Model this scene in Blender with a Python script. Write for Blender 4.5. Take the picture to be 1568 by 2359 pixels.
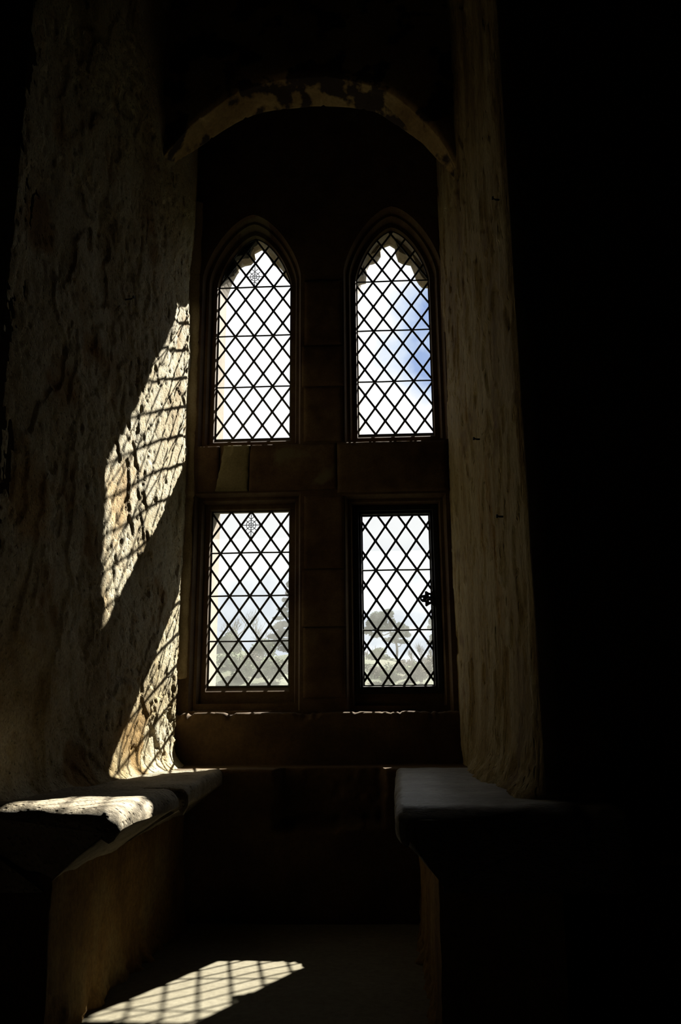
import bpy, bmesh, math, random
import numpy as np
from mathutils import Vector, Matrix

for o in list(bpy.data.objects):
    bpy.data.objects.remove(o)
SC = bpy.context.scene
COL = SC.collection
random.seed(7)
RNG = np.random.default_rng(11)

# ------------------------------------------------------------------ camera
CAM = (0.8323, -3.9377, 1.3)
YAW, PITCH, ROLL, FPX = -.0509, .2328, -.0080, 1901.8
_f = np.array([math.sin(YAW) * math.cos(PITCH), math.cos(YAW) * math.cos(PITCH), math.sin(PITCH)])
_r0 = np.array([math.cos(YAW), -math.sin(YAW), 0.0])
_u0 = np.cross(_r0, _f)
_r = math.cos(ROLL) * _r0 + math.sin(ROLL) * _u0
_u = -math.sin(ROLL) * _r0 + math.cos(ROLL) * _u0
cd = bpy.data.cameras.new('camera')
cam = bpy.data.objects.new('camera', cd)
COL.objects.link(cam)
cam.matrix_world = Matrix(((_r[0], _u[0], -_f[0], CAM[0]), (_r[1], _u[1], -_f[1], CAM[1]),
                           (_r[2], _u[2], -_f[2], CAM[2]), (0, 0, 0, 1)))
cd.sensor_fit = 'VERTICAL'
cd.sensor_height = 36.0
cd.lens = FPX * 36.0 / 2359.0
cd.clip_start = .05
cd.clip_end = 2000
SC.camera = cam

# ------------------------------------------------------------------ view
SC.view_settings.view_transform = 'Standard'
SC.view_settings.look = 'None'
SC.view_settings.gamma = 1
SC.view_settings.exposure = 0.0
SC.view_settings.use_curve_mapping = False

# ------------------------------------------------------------------ sun and sky
SUN_A, SUN_C, SUN_E = .500, 1.035, 30.0
sd = bpy.data.lights.new('sun', 'SUN')
sd.energy = SUN_E
sd.angle = math.radians(.55)
sd.color = (1.0, .955, .87)
sun = bpy.data.objects.new('sun', sd)
COL.objects.link(sun)
sun.location = (8, 16, 18)
sun.rotation_euler = Vector((-SUN_A, -1, -SUN_C)).to_track_quat('-Z', 'Y').to_euler()

world = bpy.data.worlds.new('sky')
SC.world = world
world.use_nodes = True
WN, WL = world.node_tree.nodes, world.node_tree.links
WN.clear()


def wnode(t, **kw):
    n = WN.new(t)
    for k, v in kw.items():
        setattr(n, k, v)
    return n


SKY_GAIN = 1.0
w_out = wnode('ShaderNodeOutputWorld')
w_bg = wnode('ShaderNodeBackground')
w_bg.inputs['Strength'].default_value = SKY_GAIN
w_tc = wnode('ShaderNodeTexCoord')
# blue gap in the clouds, high and a little to the right of the window axis
w_dot = wnode('ShaderNodeVectorMath', operation='DOT_PRODUCT')
w_dot.inputs[1].default_value = (.085, .9042, .4185)
w_n1 = wnode('ShaderNodeTexNoise')
w_n1.inputs['Scale'].default_value = 14.0
w_n1.inputs['Detail'].default_value = 7.0
w_n1.inputs['Roughness'].default_value = .55
w_mr = wnode('ShaderNodeMapRange')
w_mr.inputs['From Min'].default_value = .9945
w_mr.inputs['From Max'].default_value = .9992
w_mr.inputs['To Min'].default_value = -.35
w_mr.inputs['To Max'].default_value = .55
w_add = wnode('ShaderNodeMath', operation='ADD')
w_rampb = wnode('ShaderNodeValToRGB')
w_rampb.color_ramp.elements[0].position = .48
w_rampb.color_ramp.elements[0].color = (1.06, 1.06, 1.09, 1)
w_rampb.color_ramp.elements[1].position = 1.0
w_rampb.color_ramp.elements[1].color = (.34, .47, .80, 1)
e = w_rampb.color_ramp.elements.new(.78)
e.color = (.68, .79, .98, 1)
# grey cloud bases low over the trees
w_map = wnode('ShaderNodeMapping')
w_map.inputs['Scale'].default_value = (4.0, 4.0, 11.0)
w_map.inputs['Location'].default_value = (1.3, .2, .35)
w_n2 = wnode('ShaderNodeTexNoise')
w_n2.inputs['Scale'].default_value = 1.6
w_n2.inputs['Detail'].default_value = 6.0
w_rampg = wnode('ShaderNodeValToRGB')
w_rampg.color_ramp.elements[0].position = .37
w_rampg.color_ramp.elements[0].color = (.95, .96, .98, 1)
w_rampg.color_ramp.elements[1].position = .57
w_rampg.color_ramp.elements[1].color = (.52, .58, .68, 1)
w_dot2 = wnode('ShaderNodeVectorMath', operation='DOT_PRODUCT')
w_dot2.inputs[1].default_value = (-.165, .977, .135)
w_mr2 = wnode('ShaderNodeMapRange')
w_mr2.inputs['From Min'].default_value = .9965
w_mr2.inputs['From Max'].default_value = .9996
w_mr2.inputs['To Min'].default_value = 0.0
w_mr2.inputs['To Max'].default_value = .16
w_add2 = wnode('ShaderNodeMath', operation='ADD')
w_sep = wnode('ShaderNodeSeparateXYZ')
w_low = wnode('ShaderNodeMapRange')
w_low.inputs['From Min'].default_value = .125
w_low.inputs['From Max'].default_value = .20
w_low.inputs['To Min'].default_value = 1.0
w_low.inputs['To Max'].default_value = 0.0
w_mul = wnode('ShaderNodeMix', data_type='RGBA', blend_type='MULTIPLY')
for a, b in ((w_tc.outputs['Generated'], w_dot.inputs[0]), (w_tc.outputs['Generated'], w_n1.inputs['Vector']),
             (w_dot.outputs['Value'], w_mr.inputs['Value']), (w_mr.outputs['Result'], w_add.inputs[0]),
             (w_n1.outputs['Fac'], w_add.inputs[1]), (w_add.outputs['Value'], w_rampb.inputs['Fac']),
             (w_tc.outputs['Generated'], w_map.inputs['Vector']), (w_map.outputs['Vector'], w_n2.inputs['Vector']),
             (w_tc.outputs['Generated'], w_dot2.inputs[0]), (w_dot2.outputs['Value'], w_mr2.inputs['Value']),
             (w_mr2.outputs['Result'], w_add2.inputs[0]), (w_n2.outputs['Fac'], w_add2.inputs[1]), (w_add2.outputs['Value'], w_rampg.inputs['Fac']), (w_tc.outputs['Generated'], w_sep.inputs['Vector']),
             (w_sep.outputs['Z'], w_low.inputs['Value']), (w_low.outputs['Result'], w_mul.inputs['Factor']),
             (w_rampb.outputs['Color'], w_mul.inputs['A']), (w_rampg.outputs['Color'], w_mul.inputs['B']),
             (w_mul.outputs['Result'], w_bg.inputs['Color']), (w_bg.outputs['Background'], w_out.inputs['Surface'])):
    WL.new(a, b)

SC.cycles.max_bounces = 14
SC.cycles.diffuse_bounces = 7
SC.cycles.transparent_max_bounces = 24
SC.cycles.caustics_reflective = False
SC.cycles.caustics_refractive = False


# ------------------------------------------------------------------ numpy noise
def _hash(ix, iy, iz, seed):
    h = (ix * 374761393 + iy * 668265263 + iz * 2147483647 + seed * 974634777) & 0xFFFFFFFF
    h = ((h ^ (h >> 13)) * 1274126177) & 0xFFFFFFFF
    h = ((h ^ (h >> 15)) * 2246822519) & 0xFFFFFFFF
    return ((h ^ (h >> 16)) & 0xFFFFFF) / float(0xFFFFFF) * 2 - 1


def vnoise(P, seed=0):
    P = np.asarray(P, float)
    i = np.floor(P).astype(np.int64)
    t = P - i
    t = t * t * t * (t * (t * 6 - 15) + 10)
    out = 0
    for dx in (0, 1):
        for dy in (0, 1):
            for dz in (0, 1):
                w = (t[..., 0] if dx else 1 - t[..., 0]) * (t[..., 1] if dy else 1 - t[..., 1]) * (t[..., 2] if dz else 1 - t[..., 2])
                out = out + w * _hash(i[..., 0] + dx, i[..., 1] + dy, i[..., 2] + dz, seed)
    return out


def fbm(P, octv=4, seed=0, gain=.5):
    s, a, n = 0, 1.0, 0
    P = np.asarray(P, float)
    for k in range(octv):
        s = s + a * vnoise(P * (2.03 ** k) + 17.3 * k, seed + k)
        n += a
        a *= gain
    return s / n


def sstep(a, b, x):
    t = np.clip((x - a) / (b - a), 0, 1)
    return t * t * (3 - 2 * t)


# ------------------------------------------------------------------ materials
def new_mat(name):
    m = bpy.data.materials.new(name)
    m.use_nodes = True
    m.node_tree.nodes.clear()
    return m, m.node_tree.nodes, m.node_tree.links


def stone(name, cols, scale=3.0, stretch=(1, 1, 1), fine=60.0, bump=.5, bump_dist=.004, stain=None, rough=.92, pits=0.0, speck=.55):
    m, N, Lk = new_mat(name)
    out = N.new('ShaderNodeOutputMaterial')
    bs = N.new('ShaderNodeBsdfPrincipled')
    bs.inputs['Roughness'].default_value = rough
    bs.inputs['Specular IOR Level'].default_value = .18
    tc = N.new('ShaderNodeTexCoord')
    mp = N.new('ShaderNodeMapping')
    mp.inputs['Scale'].default_value = stretch
    n1 = N.new('ShaderNodeTexNoise')
    n1.inputs['Scale'].default_value = scale
    n1.inputs['Detail'].default_value = 8
    n1.inputs['Roughness'].default_value = .62
    rp = N.new('ShaderNodeValToRGB')
    el = rp.color_ramp.elements
    pos = np.linspace(.34, .68, len(cols))
    el[0].position, el[0].color = pos[0], (*cols[0], 1)
    el[1].position, el[1].color = pos[-1], (*cols[-1], 1)
    for p, c in zip(pos[1:-1], cols[1:-1]):
        q = el.new(p)
        q.color = (*c, 1)
    n2 = N.new('ShaderNodeTexNoise')
    n2.inputs['Scale'].default_value = fine
    n2.inputs['Detail'].default_value = 6
    n2.inputs['Roughness'].default_value = .7
    mx = N.new('ShaderNodeMix')
    mx.data_type, mx.blend_type = 'RGBA', 'MULTIPLY'
    mx.inputs['Factor'].default_value = speck  # stone grain; its contrast also paints relief shading where bump is weak
    r2 = N.new('ShaderNodeValToRGB')
    r2.color_ramp.elements[0].position, r2.color_ramp.elements[0].color = .3, (.45, .43, .4, 1)
    r2.color_ramp.elements[1].position, r2.color_ramp.elements[1].color = .62, (1, 1, 1, 1)
    for a, b in ((tc.outputs['Object'], mp.inputs['Vector']), (mp.outputs['Vector'], n1.inputs['Vector']),
                 (mp.outputs['Vector'], n2.inputs['Vector']), (n1.outputs['Fac'], rp.inputs['Fac']),
                 (n2.outputs['Fac'], r2.inputs['Fac']), (rp.outputs['Color'], mx.inputs['A']), (r2.outputs['Color'], mx.inputs['B'])):
        Lk.new(a, b)
    colour = mx.outputs['Result']
    if stain:
        n3 = N.new('ShaderNodeTexNoise')
        n3.inputs['Scale'].default_value = stain[1]
        n3.inputs['Detail'].default_value = 7
        r3 = N.new('ShaderNodeValToRGB')
        r3.color_ramp.elements[0].position, r3.color_ramp.elements[0].color = stain[2], (0, 0, 0, 1)
        r3.color_ramp.elements[1].position, r3.color_ramp.elements[1].color = stain[2] + stain[3], (1, 1, 1, 1)
        m3 = N.new('ShaderNodeMix')
        m3.data_type = 'RGBA'
        m3.inputs['B'].default_value = (*stain[0], 1)
        Lk.new(tc.outputs['Object'], n3.inputs['Vector'])
        Lk.new(n3.outputs['Fac'], r3.inputs['Fac'])
        Lk.new(r3.outputs['Color'], m3.inputs['Factor'])
        Lk.new(colour, m3.inputs['A'])
        colour = m3.outputs['Result']
    Lk.new(colour, bs.inputs['Base Color'])
    bp = N.new('ShaderNodeBump')
    bp.inputs['Strength'].default_value = bump
    bp.inputs['Distance'].default_value = bump_dist
    hsrc = n2.outputs['Fac']
    if pits:
        v = N.new('ShaderNodeTexVoronoi')
        v.inputs['Scale'].default_value = pits
        r4 = N.new('ShaderNodeValToRGB')
        r4.color_ramp.elements[0].position, r4.color_ramp.elements[0].color = .08, (0, 0, 0, 1)
        r4.color_ramp.elements[1].position, r4.color_ramp.elements[1].color = .34, (1, 1, 1, 1)
        ad = N.new('ShaderNodeMath')
        ad.operation = 'ADD'
        Lk.new(mp.outputs['Vector'], v.inputs['Vector'])
        Lk.new(v.outputs['Distance'], r4.inputs['Fac'])
        Lk.new(r4.outputs['Color'], ad.inputs[0])
        Lk.new(n2.outputs['Fac'], ad.inputs[1])
        hsrc = ad.outputs['Value']
    Lk.new(hsrc, bp.inputs['Height'])
    Lk.new(bp.outputs['Normal'], bs.inputs['Normal'])
    Lk.new(bs.outputs['BSDF'], out.inputs['Surface'])
    return m


def plain(name, col, rough=.7, metal=0.0, noise=0.0, nscale=30.0, spec=.3):
    m, N, Lk = new_mat(name)
    out = N.new('ShaderNodeOutputMaterial')
    bs = N.new('ShaderNodeBsdfPrincipled')
    bs.inputs['Roughness'].default_value = rough
    bs.inputs['Metallic'].default_value = metal
    bs.inputs['Specular IOR Level'].default_value = spec
    tc = N.new('ShaderNodeTexCoord')
    n = N.new('ShaderNodeTexNoise')
    n.inputs['Scale'].default_value = nscale
    n.inputs['Detail'].default_value = 4
    rp = N.new('ShaderNodeValToRGB')
    lo = tuple(max(0, c * (1 - noise)) for c in col)
    hi = tuple(min(1, c * (1 + noise)) for c in col)
    rp.color_ramp.elements[0].position, rp.color_ramp.elements[0].color = .35, (*lo, 1)
    rp.color_ramp.elements[1].position, rp.color_ramp.elements[1].color = .65, (*hi, 1)
    Lk.new(tc.outputs['Object'], n.inputs['Vector'])
    Lk.new(n.outputs['Fac'], rp.inputs['Fac'])
    Lk.new(rp.outputs['Color'], bs.inputs['Base Color'])
    Lk.new(bs.outputs['BSDF'], out.inputs['Surface'])
    return m


def glass_mat(name, dirt, tint):
    m, N, Lk = new_mat(name)
    out = N.new('ShaderNodeOutputMaterial')
    tr = N.new('ShaderNodeBsdfTransparent')
    tr.inputs['Color'].default_value = (*tint, 1)
    gl = N.new('ShaderNodeBsdfGlossy')
    gl.inputs['Roughness'].default_value = .04
    tl = N.new('ShaderNodeBsdfTranslucent')
    tl.inputs['Color'].default_value = (.9, .92, .86, 1)
    tc = N.new('ShaderNodeTexCoord')
    n = N.new('ShaderNodeTexNoise')
    n.inputs['Scale'].default_value = 9
    n.inputs['Detail'].default_value = 7
    mr = N.new('ShaderNodeMapRange')
    mr.inputs['From Min'].default_value = .3
    mr.inputs['From Max'].default_value = .75
    mr.inputs['To Min'].default_value = dirt * .6
    mr.inputs['To Max'].default_value = dirt * 1.5
    m1 = N.new('ShaderNodeMixShader')
    m2 = N.new('ShaderNodeMixShader')
    fr = N.new('ShaderNodeFresnel')
    fr.inputs['IOR'].default_value = 1.3
    for a, b in ((tc.outputs['Object'], n.inputs['Vector']), (n.outputs['Fac'], mr.inputs['Value']),
                 (mr.outputs['Result'], m1.inputs['Fac']), (tr.outputs['BSDF'], m1.inputs[1]), (tl.outputs['BSDF'], m1.inputs[2]),
                 (fr.outputs['Fac'], m2.inputs['Fac']), (m1.outputs['Shader'], m2.inputs[1]), (gl.outputs['BSDF'], m2.inputs[2]),
                 (m2.outputs['Shader'], out.inputs['Surface'])):
        Lk.new(a, b)
    return m


M = {}
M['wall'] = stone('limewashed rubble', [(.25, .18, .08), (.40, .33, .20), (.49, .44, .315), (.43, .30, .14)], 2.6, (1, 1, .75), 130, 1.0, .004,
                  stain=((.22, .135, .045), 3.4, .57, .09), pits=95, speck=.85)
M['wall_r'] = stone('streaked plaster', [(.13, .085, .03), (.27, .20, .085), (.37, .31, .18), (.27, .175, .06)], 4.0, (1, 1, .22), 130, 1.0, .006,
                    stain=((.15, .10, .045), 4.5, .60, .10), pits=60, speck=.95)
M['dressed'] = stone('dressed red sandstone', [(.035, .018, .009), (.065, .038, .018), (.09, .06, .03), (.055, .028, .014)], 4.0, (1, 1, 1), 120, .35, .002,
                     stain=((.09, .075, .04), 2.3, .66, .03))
M['arch'] = stone('arch stone', [(.17, .11, .045), (.28, .20, .09), (.34, .26, .13)], 3.0, (1, 1, 1), 60, .5, .003,
                  stain=((.035, .025, .02), 5.5, .53, .04))
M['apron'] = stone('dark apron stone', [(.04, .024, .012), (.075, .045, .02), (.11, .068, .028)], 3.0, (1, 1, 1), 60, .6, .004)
M['seat'] = stone('worn seat stone', [(.17, .135, .08), (.28, .235, .16), (.35, .30, .215)], 4.5, (1, 1, 1), 75, 1.0, .005, rough=.75, pits=60, speck=.8)
M['seat_r'] = stone('grey seat stone', [(.15, .14, .125), (.24, .23, .215), (.34, .33, .305)], 4.0, (.5, 1, 1), 60, 1.0, .006, rough=.42, speck=.8)
M['base'] = stone('ochre seat base', [(.12, .065, .02), (.22, .13, .04), (.28, .20, .085)], 4.0, (1, 1, .7), 70, .9, .005, speck=.8)
M['floor'] = stone('stone floor', [(.115, .098, .062), (.14, .122, .083), (.165, .147, .105)], 2.0, (1, 1, 1), 45, .4, .002)
M['room'] = stone('dark room stone', [(.10, .08, .06), (.17, .14, .10)], 2.0, (1, 1, 1), 40, .4, .004)
M['outer'] = stone('weathered outer stone', [(.19, .155, .115), (.26, .22, .17), (.30, .26, .21)], 4.0, (1, 1, 1), 70, .3, .002)
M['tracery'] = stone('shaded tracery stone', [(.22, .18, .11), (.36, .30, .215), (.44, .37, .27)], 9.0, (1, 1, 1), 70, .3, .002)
M['pale_jamb'] = stone('pale jamb stone', [(.30, .235, .13), (.42, .34, .20), (.48, .41, .27)], 5.0, (1, 1, 1), 110, .5, .003, pits=70)
M['transom_pale'] = stone('pale transom stone', [(.10, .08, .035), (.13, .11, .055), (.16, .135, .075)], 5.0, (1, 1, 1), 110, .5, .003)
M['lead'] = plain('lead', (.035, .035, .035), .55, .3, .3, 60)
M['iron'] = plain('black iron', (.014, .013, .012), .6, .4, .4, 60)
M['mortar'] = plain('blackened mortar', (.03, .026, .02), .95, 0, .5, 40, .05)
M['glass_hi'] = glass_mat('old glass', .006, (.97, .98, .97))
M['glass_lo'] = glass_mat('dusty old glass', .052, (.94, .96, .93))


# ------------------------------------------------------------------ object helpers
def link(name, me, mat=None, parent=None, smooth=False):
    o = bpy.data.objects.new(name, me)
    COL.objects.link(o)
    if mat is not None:
        me.materials.append(mat)
    if parent is not None:
        org = parent.matrix_basis.translation.copy()
        pp = parent.parent
        while pp is not None:
            org += pp.matrix_basis.translation
            pp = pp.parent
        me.transform(Matrix.Translation(-org))
        o.parent = parent
    if smooth:
        me.polygons.foreach_set('use_smooth', np.ones(len(me.polygons), bool))
    me.update()
    return o


def from_np(name, V, F, mat, parent=None, smooth=False):
    me = bpy.data.meshes.new(name)
    me.from_pydata([tuple(v) for v in V], [], [tuple(int(i) for i in f) for f in F])
    return link(name, me, mat, parent, smooth)


def from_bm(name, bm, mat, parent=None, smooth=False):
    bmesh.ops.recalc_face_normals(bm, faces=bm.faces)
    me = bpy.data.meshes.new(name)
    bm.to_mesh(me)
    bm.free()
    return link(name, me, mat, parent, smooth)


def empty(name, loc):
    o = bpy.data.objects.new(name, None)
    o.location = loc
    o.empty_display_size = .1
    COL.objects.link(o)
    return o


def tag(o, label=None, cat=None, group=None, kind=None):
    if label:
        o['label'] = label
    if cat:
        o['category'] = cat
    if group:
        o['group'] = group
    if kind:
        o['kind'] = kind
    return o


def add_box(bm, x0, x1, y0, y1, z0, z1):
    v = [bm.verts.new((x, y, z)) for x in (x0, x1) for y in (y0, y1) for z in (z0, z1)]
    for q in ((0, 1, 3, 2), (4, 6, 7, 5), (0, 4, 5, 1), (2, 3, 7, 6), (0, 2, 6, 4), (1, 5, 7, 3)):
        bm.faces.new([v[i] for i in q])


def add_tube(bm, pts, radii, seg=6):
    pts = [Vector(p) for p in pts]
    if not hasattr(radii, '__len__'):
        radii = [radii] * len(pts)
    rings = []
    for i, p in enumerate(pts):
        d = (pts[min(i + 1, len(pts) - 1)] - pts[max(i - 1, 0)]).normalized()
        a = d.orthogonal().normalized() if abs(d.z) < .95 else Vector((1, 0, 0))
        a = (a - d * a.dot(d)).normalized()
        b = d.cross(a)
        rings.append([bm.verts.new(p + (a * math.cos(t) + b * math.sin(t)) * radii[i]) for t in [2 * math.pi * k / seg for k in range(seg)]])
    for r0, r1 in zip(rings, rings[1:]):
        for k in range(seg):
            bm.faces.new((r0[k], r0[(k + 1) % seg], r1[(k + 1) % seg], r1[k]))
    bm.faces.new(rings[0][::-1])
    bm.faces.new(rings[-1])


def add_bar(bm, p, q, width, depth, y):
    """flat bevelled bar from p to q in the x-z plane, centred on y (H-section lead came seen from outside)"""
    p, q = np.array(p, float), np.array(q, float)
    d = q - p
    L = np.linalg.norm(d)
    if L < 1e-4:
        return
    d /= L
    n = np.array([-d[1], d[0]])
    prof = [(-.5, 0), (-.5, .3), (.5, .3), (.5, 0), (.1, -.3), (-.1, -.3)]
    r0 = [bm.verts.new((p[0] + n[0] * a * width, y + b * depth, p[1] + n[1] * a * width)) for a, b in prof]
    r1 = [bm.verts.new((q[0] + n[0] * a * width, y + b * depth, q[1] + n[1] * a * width)) for a, b in prof]
    for k in range(6):
        bm.faces.new((r0[k], r0[(k + 1) % 6], r1[(k + 1) % 6], r1[k]))
    bm.faces.new(r0[::-1])
    bm.faces.new(r1)


def plate(bm, o0, h0, y0, o1, h1, y1):
    """solid between outline o0 with holes h0 at y0 and the matching o1, h1 at y1 (x-z outlines)"""
    for outs in ((o0, h0, y0), (o1, h1, y1)):
        pass
    loops0, loops1 = [], []
    for store, (o, hs, y) in ((loops0, (o0, h0, y0)), (loops1, (o1, h1, y1))):
        edges = []
        for lp in [o] + list(hs):
            vs = [bm.verts.new((x, y, z)) for x, z in lp]
            store.append(vs)
            for i in range(len(vs)):
                edges.append(bm.edges.new((vs[i], vs[(i + 1) % len(vs)])))
        bmesh.ops.triangle_fill(bm, use_beauty=True, use_dissolve=False, edges=edges)
    for a, b in zip(loops0, loops1):
        n = len(a)
        for i in range(n):
            bm.faces.new((a[i], a[(i + 1) % n], b[(i + 1) % n], b[i]))


def grid_solid(name, P, thick, mat, parent=None, smooth=True, closed_back=True):
    """P[nu,nv,3] front surface; a solid body reaching back by the vector thick"""
    nu, nv = P.shape[:2]
    V = P.reshape(-1, 3)
    idx = np.arange(nu * nv).reshape(nu, nv)
    F = np.stack([idx[:-1, :-1], idx[1:, :-1], idx[1:, 1:], idx[:-1, 1:]], -1).reshape(-1, 4)
    F = [tuple(f) for f in F]
    ring = list(idx[:, 0]) + list(idx[-1, 1:]) + list(idx[-2::-1, -1]) + list(idx[0, -2:0:-1])
    nb = len(V)
    back = V[ring] + np.asarray(thick)
    V = np.concatenate([V, back])
    m = len(ring)
    for i in range(m):
        j = (i + 1) % m
        F.append((ring[j], ring[i], nb + i, nb + j))
    F.append(tuple(nb + i for i in range(m)))
    return from_np(name, V, F, mat, parent, smooth)


def poly_resample(pts, step):
    pts = np.asarray(pts, float)
    d = np.r_[0, np.cumsum(np.linalg.norm(np.diff(pts, axis=0), axis=1))]
    n = max(2, int(round(d[-1] / step)) + 1)
    s = np.linspace(0, d[-1], n)
    return np.stack([np.interp(s, d, pts[:, k]) for k in range(pts.shape[1])], 1), s


def catmull(pts, n=8):
    pts = [np.array(p, float) for p in pts]
    ext = [2 * pts[0] - pts[1]] + pts + [2 * pts[-1] - pts[-2]]
    out = []
    for i in range(1, len(ext) - 2):
        for k in range(n):
            t = k / n
            p0, p1, p2, p3 = ext[i - 1:i + 3]
            out.append(.5 * (2 * p1 + (p2 - p0) * t + (2 * p0 - 5 * p1 + 4 * p2 - p3) * t * t + (3 * p1 - p0 - 3 * p2 + p3) * t ** 3))
    out.append(pts[-1])
    return np.array(out)


def structure(o):
    o['kind'] = 'structure'
    return o


# ------------------------------------------------------------------ key levels
ZF, ZS = .4845, 1.0604          # recess floor, seat top
TOP = 5.4


def wl(y):                      # face of the left reveal
    return -.0331 + .1188 * y


def wr(y):                      # face of the right reveal
    return 1.1494 - .0562 * y


# ------------------------------------------------------------------ room shell behind the camera
def shell_box(name, *a, mat='room'):
    bm = bmesh.new()
    add_box(bm, *a)
    return structure(from_bm(name, bm, M[mat]))


shell_box('floor', -3.2, 4.4, -8.2, .02, -.3, 0)
shell_box('ceiling', -3.2, 4.4, -8.2, .02, TOP, TOP + .3)
shell_box('wall_back', -3.2, 4.4, -8.2, -8.0, 0, TOP)
shell_box('wall_left', -3.2, -3.0, -8.0, .02, 0, TOP)
shell_box('wall_right', 4.2, 4.4, -8.0, .02, 0, TOP)


# ------------------------------------------------------------------ left reveal
def wall_height(u, z, seed, layers=1.0, streak=1.0):
    P = np.stack([u, np.zeros_like(u) + seed * 3.7, z], -1)
    S = lambda a, b: P / np.array([a, 1.0, b])
    h = .008 * fbm(S(.55, .8), 3, seed) + .004 * fbm(S(.13, .2), 3, seed + 5)
    warp = .25 * fbm(S(.2, .2), 3, seed + 9)
    n = fbm(S(.30, .42), 4, seed + 13) + .35 * warp
    h = h + layers * (.0045 * sstep(.06, .072, n) + .005 * sstep(.24, .252, n) - .006 * sstep(-.24, -.26, n))
    n2 = fbm(S(.09, .16), 4, seed + 21)
    h = h - layers * .004 * sstep(.40, .46, n2)
    h = h + .0008 * (streak - .6) * vnoise(S(.012, .05), seed + 31) + .0016 * fbm(S(.016, .018), 2, seed + 33)
    pit = vnoise(S(.022, .019), seed + 41)
    h = h - .0035 * sstep(.42, .7, pit)
    return h - np.median(h)


path = [(-.116, -.085), (-.108, -.17), (-.080, -.29), (wl(-.55), -.55), (wl(-1.0), -1.0), (wl(-1.5), -1.5), (wl(-1.80), -1.80)]
pp, su = poly_resample(path, .0075)
zz = np.arange(.9, TOP - .0001, .0085)
U, Z = np.meshgrid(su, zz, indexing='ij')
tn = np.gradient(pp, axis=0)
tn /= np.linalg.norm(tn, axis=1)[:, None]
nrm = np.stack([-tn[:, 1], tn[:, 0]], 1)                       # points into the recess (+x)
H = wall_height(U, Z, 3, 1.0)
# foot of the wall runs out in a worn curve onto the seat
H = H + .045 * np.exp(-np.maximum(Z - ZS, 0) / .03) * (1 + .5 * fbm(np.stack([U / .12, U * 0, Z / .3], -1), 2, 77))
fade = sstep(0, .05, U)
H = H * (.35 + .65 * fade)
# broken band of stone low by the window
bb = fbm(np.stack([U / .10, U * 0 + 4.2, Z / .10], -1), 4, 51)
low = sstep(.25, .1, np.abs(Z - 1.27)) * sstep(.75, .35, U)
H = H + low * (.012 * bb - .014 * sstep(.12, .17, bb) + .003 * fbm(np.stack([U / .014, U * 0, Z / .014], -1), 2, 57))
P = np.stack([pp[:, 0][:, None] + nrm[:, 0][:, None] * H, pp[:, 1][:, None] + nrm[:, 1][:, None] * H, Z], -1)
structure(grid_solid('wall_left_reveal', P, (-.5, 0, 0), M['wall']))

# ------------------------------------------------------------------ right reveal
path = [(1.158, -.085), (wr(-.3), -.3), (wr(-.8), -.8), (wr(-1.3), -1.3), (wr(-1.585), -1.585), (wr(-1.615) + .015, -1.612)]
pp, su = poly_resample(path, .0085)
zz = np.arange(.9, TOP - .0001, .011)
U, Z = np.meshgrid(su, zz, indexing='ij')
tn = np.gradient(pp, axis=0)
tn /= np.linalg.norm(tn, axis=1)[:, None]
nrm = np.stack([tn[:, 1], -tn[:, 0]], 1)                       # into the recess (-x)
H = wall_height(U, Z, 8, 1.2, 1.2)
rid = fbm(np.stack([U / .07, U * 0, Z / .9], -1), 4, 93)
H = H + .0035 * rid
foot = np.exp(-np.maximum(Z - ZS, 0) / .07)
H = H + foot * (.05 + .045 * fbm(np.stack([U / .07, U * 0, Z / .045], -1), 4, 71)) * sstep(.3, .7, U)
H = H * sstep(0, .06, U) * (.3 + .7 * sstep(0, .06, su[-1] - U))
P = np.stack([pp[:, 0][:, None] + nrm[:, 0][:, None] * H, pp[:, 1][:, None] + nrm[:, 1][:, None] * H, Z], -1)
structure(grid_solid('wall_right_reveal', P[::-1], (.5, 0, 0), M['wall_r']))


# room faces of the thick wall on either side of the recess
def front_wall(name, x0, x1, y, z0, z1):
    nx, nz = int(abs(x1 - x0) / .05) + 2, int((z1 - z0) / .05) + 2
    X, Zg = np.meshgrid(np.linspace(x0, x1, nx), np.linspace(z0, z1, nz), indexing='ij')
    Y = y - .01 * fbm(np.stack([X / .4, X * 0, Zg / .4], -1), 3, 15)
    return structure(grid_solid(name, np.stack([X, Y, Zg], -1)[::1], (0, .35, 0), M['room']))


front_wall('wall_front_left', -3.0, wl(-1.80) + .001, -1.80, 0, TOP)
front_wall('wall_front_right', wr(-1.62) + .012, 4.2, -1.62, 0, TOP)

# ------------------------------------------------------------------ window wall
LIGHTS = [  # x0, x1, bottom, spring, top, arched
    dict(x0=.001, x1=.382, zb=2.620, zs=3.455, zt=3.745, arch=True),
    dict(x0=.725, x1=1.101, zb=2.627, zs=3.470, zt=3.764, arch=True),
    dict(x0=-.002, x1=.384, zb=1.3995, zs=None, zt=2.247, arch=False),
    dict(x0=.722, x1=1.076, zb=1.385, zs=None, zt=2.227, arch=False),
]


def outline(l, d=0.0, db=0.0, dt=None, n=28):
    x0, x1, zb = l['x0'] - d, l['x1'] + d, l['zb'] - db
    if not l['arch']:
        zt = l['zt'] + (d if dt is None else dt)
        return [(x0, zb), (x1, zb), (x1, zt), (x0, zt)]
    c, w, rise = (x0 + x1) / 2, (x1 - x0) / 2, l['zt'] - l['zs'] + (d * 1.1 if dt is None else dt)
    pts = [(x0, zb), (x1, zb)]
    for k in range(n + 1):
        q = math.cos(math.pi * k / n)
        pts.append((c + w * q, l['zs'] + rise * max(0, 1 - abs(q) ** 1.6) ** .7))
    return pts


def rect(x0, x1, z0, z1):
    return [(x0, z0), (x1, z0), (x1, z1), (x0, z1)]


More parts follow.
